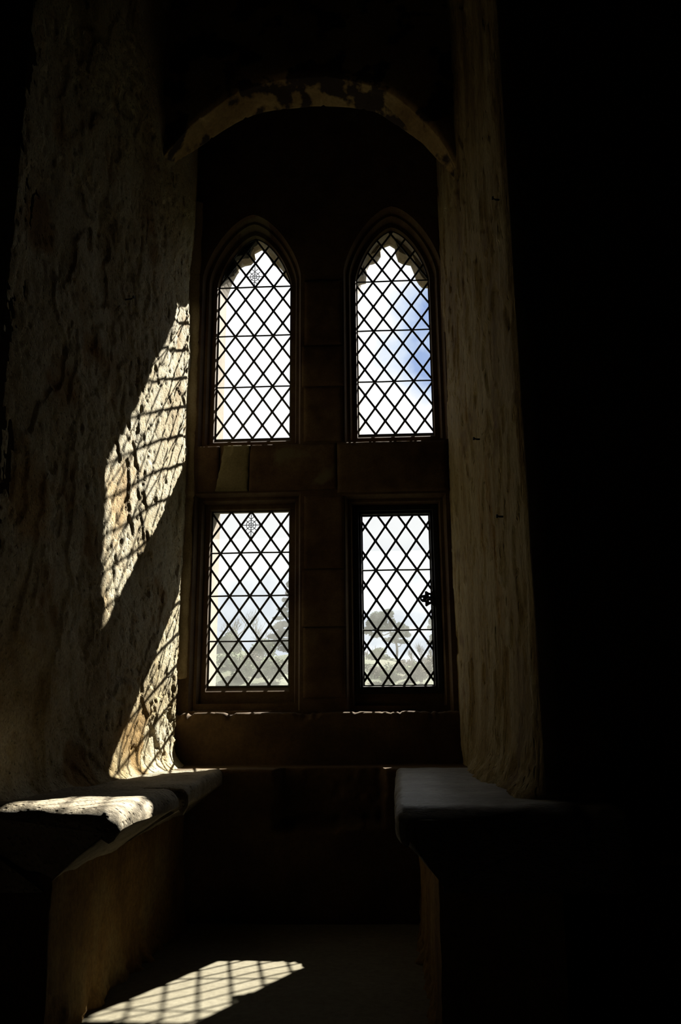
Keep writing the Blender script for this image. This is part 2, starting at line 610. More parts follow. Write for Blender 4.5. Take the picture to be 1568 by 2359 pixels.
ow = rect(-.30, 1.36, 1.2, 4.75)
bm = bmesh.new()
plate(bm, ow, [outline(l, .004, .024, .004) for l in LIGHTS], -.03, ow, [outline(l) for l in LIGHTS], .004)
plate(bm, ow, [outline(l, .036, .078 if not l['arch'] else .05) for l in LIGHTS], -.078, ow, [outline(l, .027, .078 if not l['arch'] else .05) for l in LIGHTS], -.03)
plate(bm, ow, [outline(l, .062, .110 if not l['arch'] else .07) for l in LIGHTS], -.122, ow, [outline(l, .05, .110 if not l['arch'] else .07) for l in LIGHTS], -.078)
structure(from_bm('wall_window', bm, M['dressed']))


# mullion and transom facing stones, slightly proud and worn, one mesh
def block(bm, x0, x1, z0, z1, y0, y1, seed, amp=.004, step=.012):
    nx, nz = max(3, int((x1 - x0) / step)), max(3, int((z1 - z0) / step))
    xs, zs = np.linspace(x0, x1, nx), np.linspace(z0, z1, nz)
    X, Zg = np.meshgrid(xs, zs, indexing='ij')
    ed = np.minimum(np.minimum(X - x0, x1 - X), np.minimum(Zg - z0, z1 - Zg))
    Y = y0 + (y1 - y0) * .0 - amp * fbm(np.stack([X / .06, X * 0 + seed, Zg / .06], -1), 3, seed) + .006 * np.exp(-ed / .006)
    vs = [[bm.verts.new((X[i, j], Y[i, j], Zg[i, j])) for j in range(nz)] for i in range(nx)]
    for i in range(nx - 1):
        for j in range(nz - 1):
            bm.faces.new((vs[i][j], vs[i + 1][j], vs[i + 1][j + 1], vs[i][j + 1]))
    ring = [vs[i][0] for i in range(nx)] + [vs[-1][j] for j in range(1, nz)] + [vs[i][-1] for i in range(nx - 2, -1, -1)] + [vs[0][j] for j in range(nz - 2, 0, -1)]
    bk = [bm.verts.new((v.co.x, y1, v.co.z)) for v in ring]
    for i in range(len(ring)):
        j = (i + 1) % len(ring)
        bm.faces.new((ring[j], ring[i], bk[i], bk[j]))
    bm.faces.new(bk)


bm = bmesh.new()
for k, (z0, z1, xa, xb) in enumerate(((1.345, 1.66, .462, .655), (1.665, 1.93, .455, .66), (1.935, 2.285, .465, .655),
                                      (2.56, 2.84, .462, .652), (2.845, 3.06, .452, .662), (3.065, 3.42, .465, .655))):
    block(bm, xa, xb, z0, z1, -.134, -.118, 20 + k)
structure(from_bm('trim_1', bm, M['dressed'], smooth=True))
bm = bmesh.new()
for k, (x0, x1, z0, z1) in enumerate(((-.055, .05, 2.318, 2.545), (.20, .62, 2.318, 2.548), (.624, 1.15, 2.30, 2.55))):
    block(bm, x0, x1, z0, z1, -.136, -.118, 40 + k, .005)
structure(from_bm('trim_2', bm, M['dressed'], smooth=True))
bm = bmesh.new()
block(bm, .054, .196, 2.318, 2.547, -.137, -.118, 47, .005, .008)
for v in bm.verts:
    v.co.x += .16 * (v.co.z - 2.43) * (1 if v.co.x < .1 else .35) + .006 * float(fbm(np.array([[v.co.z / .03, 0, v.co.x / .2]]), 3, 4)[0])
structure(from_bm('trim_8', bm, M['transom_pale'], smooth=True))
# plain pale stones of the left jamb beside the frames, broken off short above the seat
zz = np.arange(1.455, 3.9, .009)
xs = np.linspace(0, 1, 12)
T_, Z = np.meshgrid(xs, zz, indexing='ij')
edge = -.067 + .007 * fbm(np.stack([Z / .09, Z * 0, Z * 0], -1), 3, 12)
X = -.20 + (edge + .20) * T_
Z2 = Z + np.clip(1 - (Z - 1.455) / .08, 0, 1) * .045 * fbm(np.stack([X / .03, X * 0 + 3, X * 0], -1), 3, 14)
bed = np.zeros_like(Z)
for zb_ in (1.80, 2.29, 2.62, 3.10, 3.48):
    bed = bed + np.exp(-((Z - zb_) / .006) ** 2)
Y = -.130 - .055 * (1 - T_) - .005 * fbm(np.stack([X / .05, X * 0, Z / .07], -1), 4, 16) + .006 * bed + .014 * sstep(.8, 1, T_) ** 2
structure(grid_solid('trim_9', np.stack([X, Y, Z2], -1), (0, .04, 0), M['pale_jamb'], smooth=True))

# ------------------------------------------------------------------ outer face of the wall, with cusped heads
def outer_open(l, zlow, dl, dr, ztop, n=14):
    return rect(l['x0'] + dl, l['x1'] + dr, l['zb'] - zlow, ztop)


OW = rect(-3.4, 4.6, -3.2, 6.2)
front, back = [], []  # unseen right jambs splayed and shouldered to shape the sun patches inside
for l in LIGHTS[:2]:
    front.append(outline(l, .010, .01, .006))
    o = outline(l, .0, .05, .03)
    x1 = l['x1']
    b = []
    for x, z in o:
        c = (l['x0'] + l['x1']) / 2
        if x <= c:
            b.append((x + .007, z))
        else:
            q = (x - c) / (x1 - c)
            zz_ = l['zb'] - .05 if z < l['zs'] - .3 else z - .10 * q
            b.append((x + .097 * q ** 2, zz_))
    back.append(b)
for l in LIGHTS[2:]:
    front.append(rect(l['x0'] - .006, l['x1'] + .006, l['zb'] - .01, l['zt'] + .03))
    back.append(rect(l['x0'] + .006, l['x1'] + .10, l['zb'] - .05, 2.275))
bm = bmesh.new()
plate(bm, OW, front, .006, OW, back, .16)
structure(from_bm('wall_outer', bm, M['outer']))
# added hood outside the lower lights, unseen, trims the sun coming in
bm = bmesh.new()
plate(bm, [(-.25, 2.43), (.53, 2.43), (.53, 2.50), (-.25, 2.50)], [], .155, [(-.25, 2.437), (.53, 2.437), (.53, 2.48), (-.25, 2.48)], [], .29)
plate(bm, [(.53, 2.33), (1.40, 2.33), (1.40, 2.40), (.53, 2.40)], [], .155, [(.53, 2.336), (1.40, 2.336), (1.40, 2.38), (.53, 2.38)], [], .29)
structure(from_bm('trim_10', bm, M['outer']))

T1 = [(-.0144, 3.4974), (-.0032, 3.5152), (.0098, 3.533), (.029, 3.5725), (.0553, 3.5972), (.0782, 3.6295), (.0811, 3.6516), (.1112, 3.6652), (.1447, 3.6713), (.158, 3.6856), (.1695, 3.7037), (.1639, 3.7374), (.194, 3.7549), (.2142, 3.7634), (.2413, 3.7511), (.2566, 3.7412), (.247, 3.7026), (.2659, 3.6667), (.2794, 3.6569), (.3063, 3.6467), (.3282, 3.6422), (.3234, 3.6056), (.3269, 3.5945), (.3537, 3.5751), (.3800, 3.5493)]
T2 = [(.7198, 3.5228), (.7423, 3.5296), (.7734, 3.5361), (.7794, 3.5891), (.7764, 3.6159), (.789, 3.6461), (.8098, 3.6492), (.8342, 3.6578), (.8557, 3.6935), (.858, 3.7243), (.8636, 3.7434), (.9057, 3.7592), (.933, 3.7388), (.9358, 3.7097), (.9502, 3.6591), (.9757, 3.6428), (1.0169, 3.6336), (1.0328, 3.5872), (1.042, 3.5489), (1.0583, 3.518), (1.0748, 3.4985), (1.1051, 3.4861)]
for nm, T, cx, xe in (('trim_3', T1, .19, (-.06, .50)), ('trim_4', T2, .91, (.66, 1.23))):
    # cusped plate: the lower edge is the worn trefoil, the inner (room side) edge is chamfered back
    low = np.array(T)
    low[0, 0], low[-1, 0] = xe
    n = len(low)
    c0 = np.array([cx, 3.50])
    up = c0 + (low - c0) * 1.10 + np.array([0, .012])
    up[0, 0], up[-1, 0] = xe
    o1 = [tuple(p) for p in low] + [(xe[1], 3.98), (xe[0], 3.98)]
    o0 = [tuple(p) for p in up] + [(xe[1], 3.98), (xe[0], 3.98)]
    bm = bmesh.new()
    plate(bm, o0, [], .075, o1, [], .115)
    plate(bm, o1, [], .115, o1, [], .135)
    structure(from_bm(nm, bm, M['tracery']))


# ------------------------------------------------------------------ glazing
HW, HH = .0494, .0698           # half width and half height of a quarry


def inside_interval(poly, p, d):
    """parameter intervals of the line p + t d inside a closed polygon"""
    ts = []
    n = len(poly)
    for i in range(n):
        a, b = np.array(poly[i]), np.array(poly[(i + 1) % n])
        e = b - a
        den = d[0] * e[1] - d[1] * e[0]
        if abs(den) < 1e-12:
            continue
        w = a - p
        t = (w[0] * e[1] - w[1] * e[0]) / den
        s = (w[0] * d[1] - w[1] * d[0]) / den
        if -1e-9 <= s < 1 - 1e-9:
            ts.append(t)
    ts.sort()
    return list(zip(ts[::2], ts[1::2]))


def in_poly(poly, x, z):
    c = False
    n = len(poly)
    for i in range(n):
        (x0, z0), (x1, z1) = poly[i], poly[(i + 1) % n]
        if (z0 > z) != (z1 > z) and x < (x1 - x0) * (z - z0) / (z1 - z0) + x0:
            c = not c
    return c


def lattice(bm, poly, node, hh, y=0.0, width=.0104):
    slope = hh / HW
    for sg in (1, -1):
        d = np.array([1, sg * slope])
        d /= np.linalg.norm(d)
        for k in range(-30, 31):
            p = np.array([node[0], node[1] + k * 2 * hh])
            for t0, t1 in inside_interval(poly, p, d):
                if t1 - t0 > .012:
                    add_bar(bm, p + d * t0, p + d * t1, width, .006, y + (.0008 if sg > 0 else -.0008))
    for i in range(-12, 13):                                   # soldered crossings
        for j in range(-40, 41):
            if (i + j) % 2:
                continue
            x, z = node[0] + i * HW, node[1] + j * hh
            if in_poly(poly, x, z):
                vs = []
                for k in range(8):
                    t = 2 * math.pi * k / 8
                    vs.append((x + .0085 * math.cos(t), z + .0085 * math.sin(t)))
                a = [bm.verts.new((vx, y - .0042, vz)) for vx, vz in vs]
                b = [bm.verts.new((vx, y + .0042, vz)) for vx, vz in vs]
                bm.faces.new(a)
                bm.faces.new(b[::-1])
                for k in range(8):
                    bm.faces.new((a[k], b[k], b[(k + 1) % 8], a[(k + 1) % 8]))
    n = len(poly)
    for i in range(n):                                         # border came
        add_bar(bm, poly[i], poly[(i + 1) % n], .010, .006, y)


def ring(bm, cx, cz, r, w, y, n=28, squash=1.0):
    pts = [(cx + r * math.cos(2 * math.pi * k / n), cz + squash * r * math.sin(2 * math.pi * k / n)) for k in range(n)]
    for k in range(n):
        add_bar(bm, pts[k], pts[(k + 1) % n], w, .003, y)


def ventilator(name, cx, cz, parent):
    """pierced lead quarry: two rings, eight spokes, forked tips"""
    bm = bmesh.new()
    y = 0.0
    ring(bm, cx, cz, .0235, .0030, y)
    ring(bm, cx, cz, .0110, .0030, y, 20)
    add_bar(bm, (cx, cz - HH + .006), (cx, cz + HH - .006), .0034, .003, y)
    add_bar(bm, (cx - HW + .004, cz), (cx + HW - .004, cz), .0034, .003, y)
    for sx in (1, -1):
        for sz in (1, -1):
            add_bar(bm, (cx + sx * .0075, cz + sz * .008), (cx + sx * .0275, cz + sz * .0265), .0030, .003, y)
            add_bar(bm, (cx, cz + sz * .0285), (cx + sx * .0155, cz + sz * .0440), .0030, .003, y)
    return from_bm(name, bm, M['lead'], parent)


def pane(poly, y, mat, parent, t=.002):
    bm = bmesh.new()
    vs = [bm.verts.new((x, y, z)) for x, z in poly]
    bm.faces.new(vs)
    return from_bm('pane', bm, mat, parent)


def saddle_bars(zs, l, parent, y=-.007):
    for z in zs:
        bm = bmesh.new()
        xs = np.linspace(l['x0'] - .006, l['x1'] + .006, 7)
        add_tube(bm, [(x, y, z + .0006 * math.sin(5 * i + z * 9)) for i, x in enumerate(xs)], .0040, 8)
        from_bm('saddle_bar', bm, M['iron'], parent)


nodes = [(.1900, 3.1832), (.9098, 3.1890), (.1910, 1.8274), None]
bars = [(3.459, 3.1817, 2.899), (3.4677, 3.1888, 2.9086), (2.038, 1.8277, 1.611)]
winlab = ['arched upper left window light with diamond leaded glass and blackened head',
          'arched upper right window light with diamond leaded glass and blue sky behind',
          'rectangular lower left window light with leaded glass and a round pierced ventilator',
          'rectangular lower right window light, a black iron casement with leaded glass']
wins = []
for k in range(4):
    l = LIGHTS[k]
    w = empty('window_%d' % (k + 1), ((l['x0'] + l['x1']) / 2, 0, l['zb']))
    tag(w, winlab[k], 'window', None, 'structure')
    wins.append(w)
for k in range(3):
    l = LIGHTS[k]
    poly = outline(l)
    bm = bmesh.new()
    lattice(bm, poly, nodes[k], .0698 if k < 2 else .0698)
    from_bm('lead_lattice', bm, M['lead'], wins[k])
    pane(poly, .0, M['glass_hi'] if k < 2 else M['glass_lo'], wins[k])
    saddle_bars(bars[k], l, wins[k])
ventilator('ventilator', .1875, 3.4574 + .0698 - .003, wins[0])
ventilator('ventilator', .191, 1.8274 + 5 * .0698 + .001, wins[2])

# blackened mortar plugging the left shoulder of the first light
B = [(.2000, 3.752), (.1936, 3.7418), (.166, 3.7266), (.1602, 3.687), (.1476, 3.6623), (.1247, 3.6632), (.0856, 3.6539), (.0747, 3.6327), (.0838, 3.5894), (.0714, 3.5613), (.0329, 3.5378), (.0201, 3.5276), (.0043, 3.5002), (-.01, 3.50), (-.01, 3.58), (.03, 3.66), (.10, 3.735), (.17, 3.765)]
bm = bmesh.new()
Bs = np.array(B)
cB = np.array([.07, 3.66])
plate(bm, [tuple(p) for p in Bs], [], .012, [tuple(p) for p in cB + (Bs - cB) * .96], [], .05)
from_bm('mortar_patch', bm, M['mortar'], wins[0])['label'] = 'blackened mortar filling the left shoulder of the arched head'

# casement
l = LIGHTS[3]
gx0, gx1, gz0, gz1 = .7345, 1.0635, 1.397, 2.213
bm = bmesh.new()
plate(bm, outline(l, .002, .002, .002), [rect(gx0 - .003, gx1 + .003, gz0 - .003, gz1 + .003)], -.024, outline(l, .002, .002, .002), [rect(gx0, gx1, gz0, gz1)], .004)
fr = from_bm('casement_frame', bm, M['iron'], wins[3])
bm = bmesh.new()
plate(bm, rect(l['x0'] - .022, l['x1'] + .024, l['zb'] - .022, l['zt'] + .022), [rect(l['x0'] - .002, l['x1'] + .002, l['zb'] - .001, l['zt'] + .001)], -.045,
      rect(l['x0'] - .022, l['x1'] + .024, l['zb'] - .022, l['zt'] + .022), [rect(l['x0'] - .001, l['x1'] + .001, l['zb'] - .001, l['zt'] + .001)], -.031)
from_bm('outer_frame', bm, M['iron'], wins[3])
poly = rect(gx0, gx1, gz0, gz1)
bm = bmesh.new()
lattice(bm, poly, (.8990, 1.6553), .0719)
from_bm('lead_lattice', bm, M['lead'], wins[3])
pane(poly, .0, M['glass_lo'], wins[3])
saddle_bars((1.9418, 1.6550), dict(x0=gx0, x1=gx1), wins[3])
# pierced latch plate on the hinge-free side
lx, lz = 1.052, 1.799
hull = [(1.075, lz + .046), (1.058, lz + .026), (1.048, lz + .028), (1.036, lz + .036), (1.030, lz + .033), (1.030, lz + .018), (1.016, lz + .016), (1.006, lz + .004),
        (1.006, lz - .006), (1.016, lz - .016), (1.030, lz - .017), (1.030, lz - .034), (1.036, lz - .038), (1.048, lz - .030), (1.058, lz - .026), (1.075, lz - .046)]


def circ(cx, cz, r, n=10):
    return [(cx + r * math.cos(2 * math.pi * k / n), cz + r * math.sin(2 * math.pi * k / n)) for k in range(n)]


holes = [circ(1.0175, lz + .001, .0034), circ(1.0515, lz + .0135, .0034), circ(1.0515, lz - .0125, .0034)]
bm = bmesh.new()
plate(bm, hull, holes, -.034, hull, holes, -.028)
lt = from_bm('latch_plate', bm, M['iron'], wins[3])
bm = bmesh.new()
add_tube(bm, [(1.066, -.032, lz), (1.060, -.055, lz), (1.050, -.066, lz - .004), (1.035, -.068, lz - .012)], [.006, .006, .005, .004], 8)
from_bm('latch_handle', bm, M['iron'], lt)


# ------------------------------------------------------------------ rear arch over the recess
AF = [(-.1692, 3.62), (-.1292, 3.7049), (.0032, 3.8792), (.1298, 3.9875), (.2582, 4.062), (.4378, 4.108), (.6371, 4.103), (.7952, 4.0614), (.9123, 4.0045), (1.0633, 3.8466), (1.1455, 3.7204), (1.1893, 3.6097), (1.215, 3.53)]
AB = [(-.165, 3.68), (-.1053, 3.7762), (.0554, 3.8952), (.2174, 4.007), (.4024, 4.0523), (.5874, 4.0595), (.7509, 4.0346), (.8723, 3.9906), (1.0305, 3.8614), (1.1268, 3.7533), (1.1832, 3.6713), (1.215, 3.62)]


def resamp_curve(pts, n):
    c = catmull(pts, 12)
    d = np.r_[0, np.cumsum(np.linalg.norm(np.diff(c, axis=0), axis=1))]
    s = np.linspace(0, d[-1], n)
    return np.stack([np.interp(s, d, c[:, 0]), np.interp(s, d, c[:, 1])], 1)


nA = 150
cf, cb = resamp_curve(AF, nA), resamp_curve(AB, nA)
rows = []
nd = 20
for j in range(nd):
    t = j / (nd - 1)
    xz = cf * (1 - t) + cb * t
    y = np.full(nA, -.73 * (1 - t) - .60 * t)
    q = np.stack([xz[:, 0], y, xz[:, 1]], 1)
    dz = .010 * fbm(np.stack([np.arange(nA) * .09, np.full(nA, t * 2.2), np.zeros(nA)], 1), 4, 63)
    vs = np.abs(((np.arange(nA) / nA * 9.0 + .25) % 1) - .5)        # voussoir joints
    dz = dz - .006 * np.exp(-(.5 - vs) / .02) * 0 + .010 * np.exp(-((.5 - vs) / .03) ** 2)
    q[:, 2] += dz
    rows.append(q)
rows = np.array(rows)                                         # nd, nA, 3
topf = np.stack([cf[:, 0], np.full(nA, -.73), np.full(nA, TOP)], 1)
spand = []
for s in np.linspace(1, 0, 40):
    q = rows[0] * (1 - s) + topf * s
    q = q.copy()
    wgt = 1 if 0 < s < 1 else 0
    q[:, 1] += wgt * (-.008 + .010 * fbm(np.stack([q[:, 0] / .2, q[:, 2] / .2, np.zeros(nA)], 1), 3, 19))
    # hood: the arch ring stands a little proud of the spandrel
    spand.append(q)
tb = np.stack([cb[:, 0], np.full(nA, -.60), np.full(nA, TOP)], 1)
allrows = np.concatenate([np.array(spand)[:-1], rows, tb[None]], 0)
structure(grid_solid('trim_5', allrows.transpose(1, 0, 2), (0, .01, 0), M['arch'], smooth=True))
shell_box('ceiling_recess', -.4, 1.5, -.60, .0, 4.55, 4.75, mat='dressed')


# ------------------------------------------------------------------ sill block, ledge and wall under the window
def rough_box(name, x0, x1, yb, yf, z0, z1, mat, seed, amp=.008, edge=.02, step=.012, parent=None, topfun=None, smooth=True):
    """front face and top of a stone, worn along its top front edge; solid behind"""
    nx = int((x1 - x0) / step) + 2
    xs = np.linspace(x0, x1, nx)
    prof = []
    nzf = int((z1 - z0) / step) + 2
    for z in np.linspace(z0, z1 - edge, nzf):
        prof.append((yf, z))
    for k in range(1, 6):
        a = math.pi / 2 * k / 5
        prof.append((yf + edge * (1 - math.cos(a)), z1 - edge + edge * math.sin(a)))
    nyt = int(abs(yb - yf - edge) / step) + 2
    for y in np.linspace(yf + edge, yb, nyt)[1:]:
        prof.append((y, z1))
    prof = np.array(prof)
    X, K = np.meshgrid(xs, np.arange(len(prof)), indexing='ij')
    Y, Zg = prof[K, 0], prof[K, 1]
    Pn = np.stack([X / .11, Y / .11, Zg / .11], -1)
    d = fbm(Pn, 4, seed)
    Y = Y - amp * d * .8
    Zg = Zg + amp * .6 * fbm(Pn + 31.7, 4, seed + 3) * (Zg > z0 + .03)
    if topfun is not None:
        Y, Zg = topfun(X, Y, Zg)
    return grid_solid(name, np.stack([X, Y, Zg], -1), (0, .02, -.02), mat, parent, smooth)


def sillfun(X, Y, Zg):
    chip = fbm(np.stack([X / .05, X * 0, X * 0], -1), 3, 5)
    top = sstep(1.24, 1.275, Zg)
    chip = chip + .5 * fbm(np.stack([X / .014, X * 0, X * 0], -1), 2, 6)
    return Y + top * .018 * sstep(.0, .6, chip), Zg - top * .010 * sstep(-.1, .5, chip)


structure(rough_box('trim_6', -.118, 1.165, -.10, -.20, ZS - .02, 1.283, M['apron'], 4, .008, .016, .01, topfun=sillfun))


def ledgefun(X, Y, Zg):
    # a broken-out hollow in the face of the wall between the seats
    n = fbm(np.stack([X / .09, X * 0, Zg / .09], -1), 3, 55)
    e = sstep(.37, .41, X + .03 * n) * sstep(.828, .806, X + .012 * n) * sstep(.83, .86, Zg + .03 * n)
    m = fbm(np.stack([X / .03, X * 0 + 2, Zg / .03], -1), 3, 58)
    return np.minimum(Y + e * (.10 + .012 * m), np.maximum(Y, -.16)), Zg


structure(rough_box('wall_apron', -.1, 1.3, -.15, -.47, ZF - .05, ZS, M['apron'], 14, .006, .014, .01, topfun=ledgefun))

# ------------------------------------------------------------------ recess floor and its step
nx, ny = 130, 170
X, Y = np.meshgrid(np.linspace(-.5, 1.6, nx), np.linspace(-1.86, -.15, ny), indexing='ij')
Zg = ZF + .004 * fbm(np.stack([X / .3, Y / .3, X * 0], -1), 4, 2) - .006 * np.exp(-((Y + 1.62 + .01 * np.sin(X * 9)) / .006) ** 2)
structure(grid_solid('floor_recess', np.stack([X, Y, Zg], -1), (0, 0, -.48), M['floor'], smooth=True))


# ------------------------------------------------------------------ the two stone window seats
def seat_slab(name, ys, edge_x, wall_x, sgn, zt, mat, parent, seed, thick=.055, near_round=.05, far_round=.02, und=None, R=.025, skew=0.0):
    """a seat stone: top, rounded lip, short vertical edge, then a hollow chamfer running in to the base"""
    prof_t = []
    for k in range(14):
        prof_t.append(('top', k / 13.0))
    for k in range(1, 11):
        prof_t.append(('lip', k / 10.0))
    for k in range(1, 4):
        prof_t.append(('side', k / 3.0))
    for k in range(1, 13):
        prof_t.append(('cham', k / 12.0))
    V = np.zeros((len(ys), len(prof_t), 3))
    y0, y1 = ys[0], ys[-1]
    for i, y in enumerate(ys):
        ex, wx = edge_x(y), wall_x(y)
        dn = max(0.0, min(1.0, (y - y1) / near_round)) if near_round else 1
        df = max(0.0, min(1.0, (y0 - y) / far_round)) if far_round else 1
        pull = near_round * .6 * (1 - math.sqrt(1 - (1 - dn) ** 2)) + far_round * (1 - math.sqrt(1 - (1 - df) ** 2))
        ex = ex - sgn * pull
        drop = .022 * (1 - dn) ** 2 + .012 * (1 - df) ** 2
        bx, bz = und(y)
        for j, (kind, t) in enumerate(prof_t):
            if kind == 'top':
                x, z = wx + (ex - sgn * R - wx) * t, zt - drop
            elif kind == 'lip':
                a = math.pi / 2 * t
                x, z = ex - sgn * R + sgn * R * math.sin(a), zt - drop - R + R * math.cos(a)
            elif kind == 'side':
                x, z = ex, zt - drop - R - (thick - R) * t
            else:
                c = t ** 1.08
                x, z = ex + (bx - ex) * t, (zt - thick) + (bz - zt + thick) * c
            V[i, j] = (x, y, z)
    Vy0 = V[..., 1].copy()
    Pn = V / .16
    V[..., 2] += .009 * fbm(Pn, 4, seed)
    V[..., 0] += .008 * sgn * fbm(Pn * 1.7 + 9.1, 3, seed + 2)
    V[..., 1] -= skew * sstep(.30, 0, V[..., 1] - y1) * ((V[..., 0] - wall_x(-1.5)) / (edge_x(-1.5) - wall_x(-1.5)) - .6)
    V[..., 1] += .026 * fbm(Pn * 2.2 + 5.5, 5, seed + 4, .6) * np.exp(-np.abs(Vy0 - y1) / .04)
    V[..., 1] += skew * .9 * sstep(.30, 0, Vy0 - y1) * np.clip((zt - thick - V[..., 2]) / .12, 0, 1)
    V[..., 2] -= .010 * np.exp(-np.abs(Vy0 - y1) / .03)
    n, m = V.shape[:2]
    zb = V[:, -1, 2] - .012
    bk1 = np.stack([V[:, -1, 0], V[:, 0, 1] * .5 + V[:, -1, 1] * .5, zb], 1)
    bk2 = np.stack([V[:, 0, 0], V[:, 0, 1], zb], 1)
    L = np.concatenate([V, bk1[:, None], bk2[:, None]], 1)
    m += 2
    idx = np.arange(n * m).reshape(n, m)
    F = []
    for i in range(n - 1):
        for j in range(m):
            k = (j + 1) % m
            F.append((idx[i, j], idx[i, k], idx[i + 1, k], idx[i + 1, j]))
    F.append(tuple(idx[0]))
    F.append(tuple(idx[-1][::-1]))
    bm = bmesh.new()
    vv = [bm.verts.new(tuple(p)) for p in L.reshape(-1, 3)]
    for f in F:
        bm.faces.new([vv[int(q)] for q in f])
    o = from_bm(name, bm, mat, parent, True)
    for p in o.data.polygons:
        if len(p.vertices) > 4:
            p.use_smooth = False
    return o


def seat_base(name, x_of, xin, ya, yb, z0, z1f, mat, parent, sgn, seed):
    ys = np.arange(ya, yb - .001, -.011)
    zs_ = np.linspace(0, 1, 44)
    V = np.zeros((len(ys), len(zs_), 3))
    for i, y in enumerate(ys):
        V[i, :, 0] = x_of(y)
        V[i, :, 1] = y
        V[i, :, 2] = z0 + (z1f - z0) * zs_
    Pn = V / np.array([.2, .2, .2])
    j1 = np.exp(-((V[..., 1] + .98 + .01 * fbm(Pn, 2, 3)) / .007) ** 2)
    V[..., 0] += sgn * (.010 * fbm(Pn, 4, seed) + .003 * fbm(Pn * 7, 3, seed + 1) - .012 * j1)
    foot = np.exp(-(V[..., 2] - z0) / .05)
    V[..., 0] += sgn * foot * (.022 + .05 * fbm(Pn * 4, 4, seed + 8))
    if sgn < 0:
        V = V[:, ::-1]
    return grid_solid(name, V, (-sgn * .3, 0, 0), mat, parent, True)


ls = tag(empty('window_seat', (-.02, -1.1, ZF)), 'worn stone window seat on the left, with sunlight across its front end', 'seat', 'stone window seats')
base_l = lambda y: .02 + .033 * (y + .48)
seat_base('seat_base', lambda y: base_l(y), -.3, -.465, -1.735, ZF - .01, .90, M['base'], ls, 1, 31)
seat_slab('seat_slab', np.arange(-.455, -1.235, -.009), lambda y: .170 - .045 * (y + .46), lambda y: wl(y) - .06, 1, ZS, M['seat'], ls, 61,
          .055, near_round=.02, und=lambda y: (base_l(y) - .012, .885))
seat_slab('seat_slab', np.arange(-1.242, -1.815, -.006), lambda y: .200 - .022 * ((y + 1.24) / .56) ** 2, lambda y: wl(y) - .06, 1, ZS + .004, M['seat'], ls, 67,
          .052, R=.048, skew=.10, near_round=.04, far_round=.07, und=lambda y: (base_l(y) - .012, .872))
rs = tag(empty('window_seat', (1.1, -1.1, ZF)), 'grey stone window seat on the right, in the shade', 'seat', 'stone window seats')
base_r = lambda y: .955 + .0 * y
seat_base('seat_base', base_r, 1.3, -.465, -1.735, ZF - .01, .915, M['base'], rs, -1, 35)
seat_slab('seat_slab', np.arange(-.455, -1.775, -.009), lambda y: .872 + .016 * (y + .46), lambda y: wr(y) + .06, -1, ZS + .002, M['seat_r'], rs, 73,
          .07, near_round=.05, und=lambda y: (base_r(y) + .01, .885))
# the right slab runs on a little in front of the room wall
seat_slab('seat_return', np.arange(-1.55, -1.775, -.009), lambda y: 1.19, lambda y: 1.42, -1, ZS - .006, M['seat_r'], rs, 79, .07, near_round=.05, und=lambda y: (1.2, .885))

# ------------------------------------------------------------------ iron nails left in the walls
def nail(loc, direction, L, bend, label):
    t = tag(empty('iron_nail', loc), label, 'nail', 'old iron nails in the reveals')
    bm = bmesh.new()
    p, d = Vector(loc), Vector(direction).normalized()
    add_tube(bm, [p - d * .02, p + d * L * .6, p + d * L + Vector((0, bend, 0))], [.0035, .0032, .0026], 6)
    from_bm('shank', bm, M['iron'], t)
    bm = bmesh.new()
    q = p + d * L + Vector((0, bend, 0))
    add_tube(bm, [q - d * .001, q + d * .004], [.0065, .0055], 8)
    from_bm('head', bm, M['iron'], t)


nail((wl(-1.0), -1.008, 2.875), (1, -.2, 0), .03, -.012, 'small iron nail high on the left wall, above the sunlit patch')
nail((wr(-1.53), -1.534, 2.904), (-1, -.1, 0), .022, -.008, 'topmost small iron nail on the right wall, near its outer edge')
nail((wr(-1.0), -.997, 2.265), (-1, -.1, 0), .026, -.006, 'small iron nail halfway up the right wall, middle of the three')
nail((wr(-1.33), -1.331, 1.893), (-1, -.1, 0), .022, -.006, 'lowest small iron nail on the right wall, beside the lower casement')


# ------------------------------------------------------------------ outside: bank of ground, shrubs and trees
def at(px, py, Y):
    """point on the plane y = Y seen at a given direction from the recess"""
    d = _f + _r * (px - 784.0) / FPX - _u * (py - 1179.5) / FPX
    t = (Y - CAM[1]) / d[1]
    return np.array(CAM) + t * d


M['grass'] = stone('grass bank', [(.045, .055, .035), (.065, .075, .045), (.085, .08, .055)], .3, (1, 1, 1), 2.0, .8, .4, rough=1)
M['needle'] = plain('pine needles', (.055, .085, .06), .9, 0, .5, 2.0, .1)
M['cedar'] = plain('cedar needles', (.05, .07, .075), .9, 0, .5, 2.0, .1)
M['shrub'] = plain('shrub leaves', (.09, .12, .05), .9, 0, .5, 1.5, .1)
M['twig'] = plain('bare twigs', (.13, .115, .09), .95, 0, .4, 3.0, .1)
M['bark'] = plain('bark', (.10, .085, .07), .95, 0, .4, 6.0, .1)

nx, ny = 120, 90
X, Y = np.meshgrid(np.linspace(-70, 70, nx), np.linspace(.6, 150, ny), indexing='ij')
Zg = -2.6 + .3 * fbm(np.stack([X / 9, Y / 9, X * 0], -1), 3, 3) + (10.3 - .085 * (X + 7)) * sstep(30, 108, Y) + sstep(40, 90, Y) * 1.3 * fbm(np.stack([X / 7, Y / 7, X * 0], -1), 5, 9)
structure(grid_solid('ground', np.stack([X, Y, Zg], -1), (0, 0, -4), M['grass'], smooth=True))


def ground_z(x, y):
    i = int(np.clip(round((x + 70) / 140 * (nx - 1)), 0, nx - 1))
    j = int(np.clip(round((y - .6) / 149.4 * (ny - 1)), 0, ny - 1))
    return float(Zg[i, j])


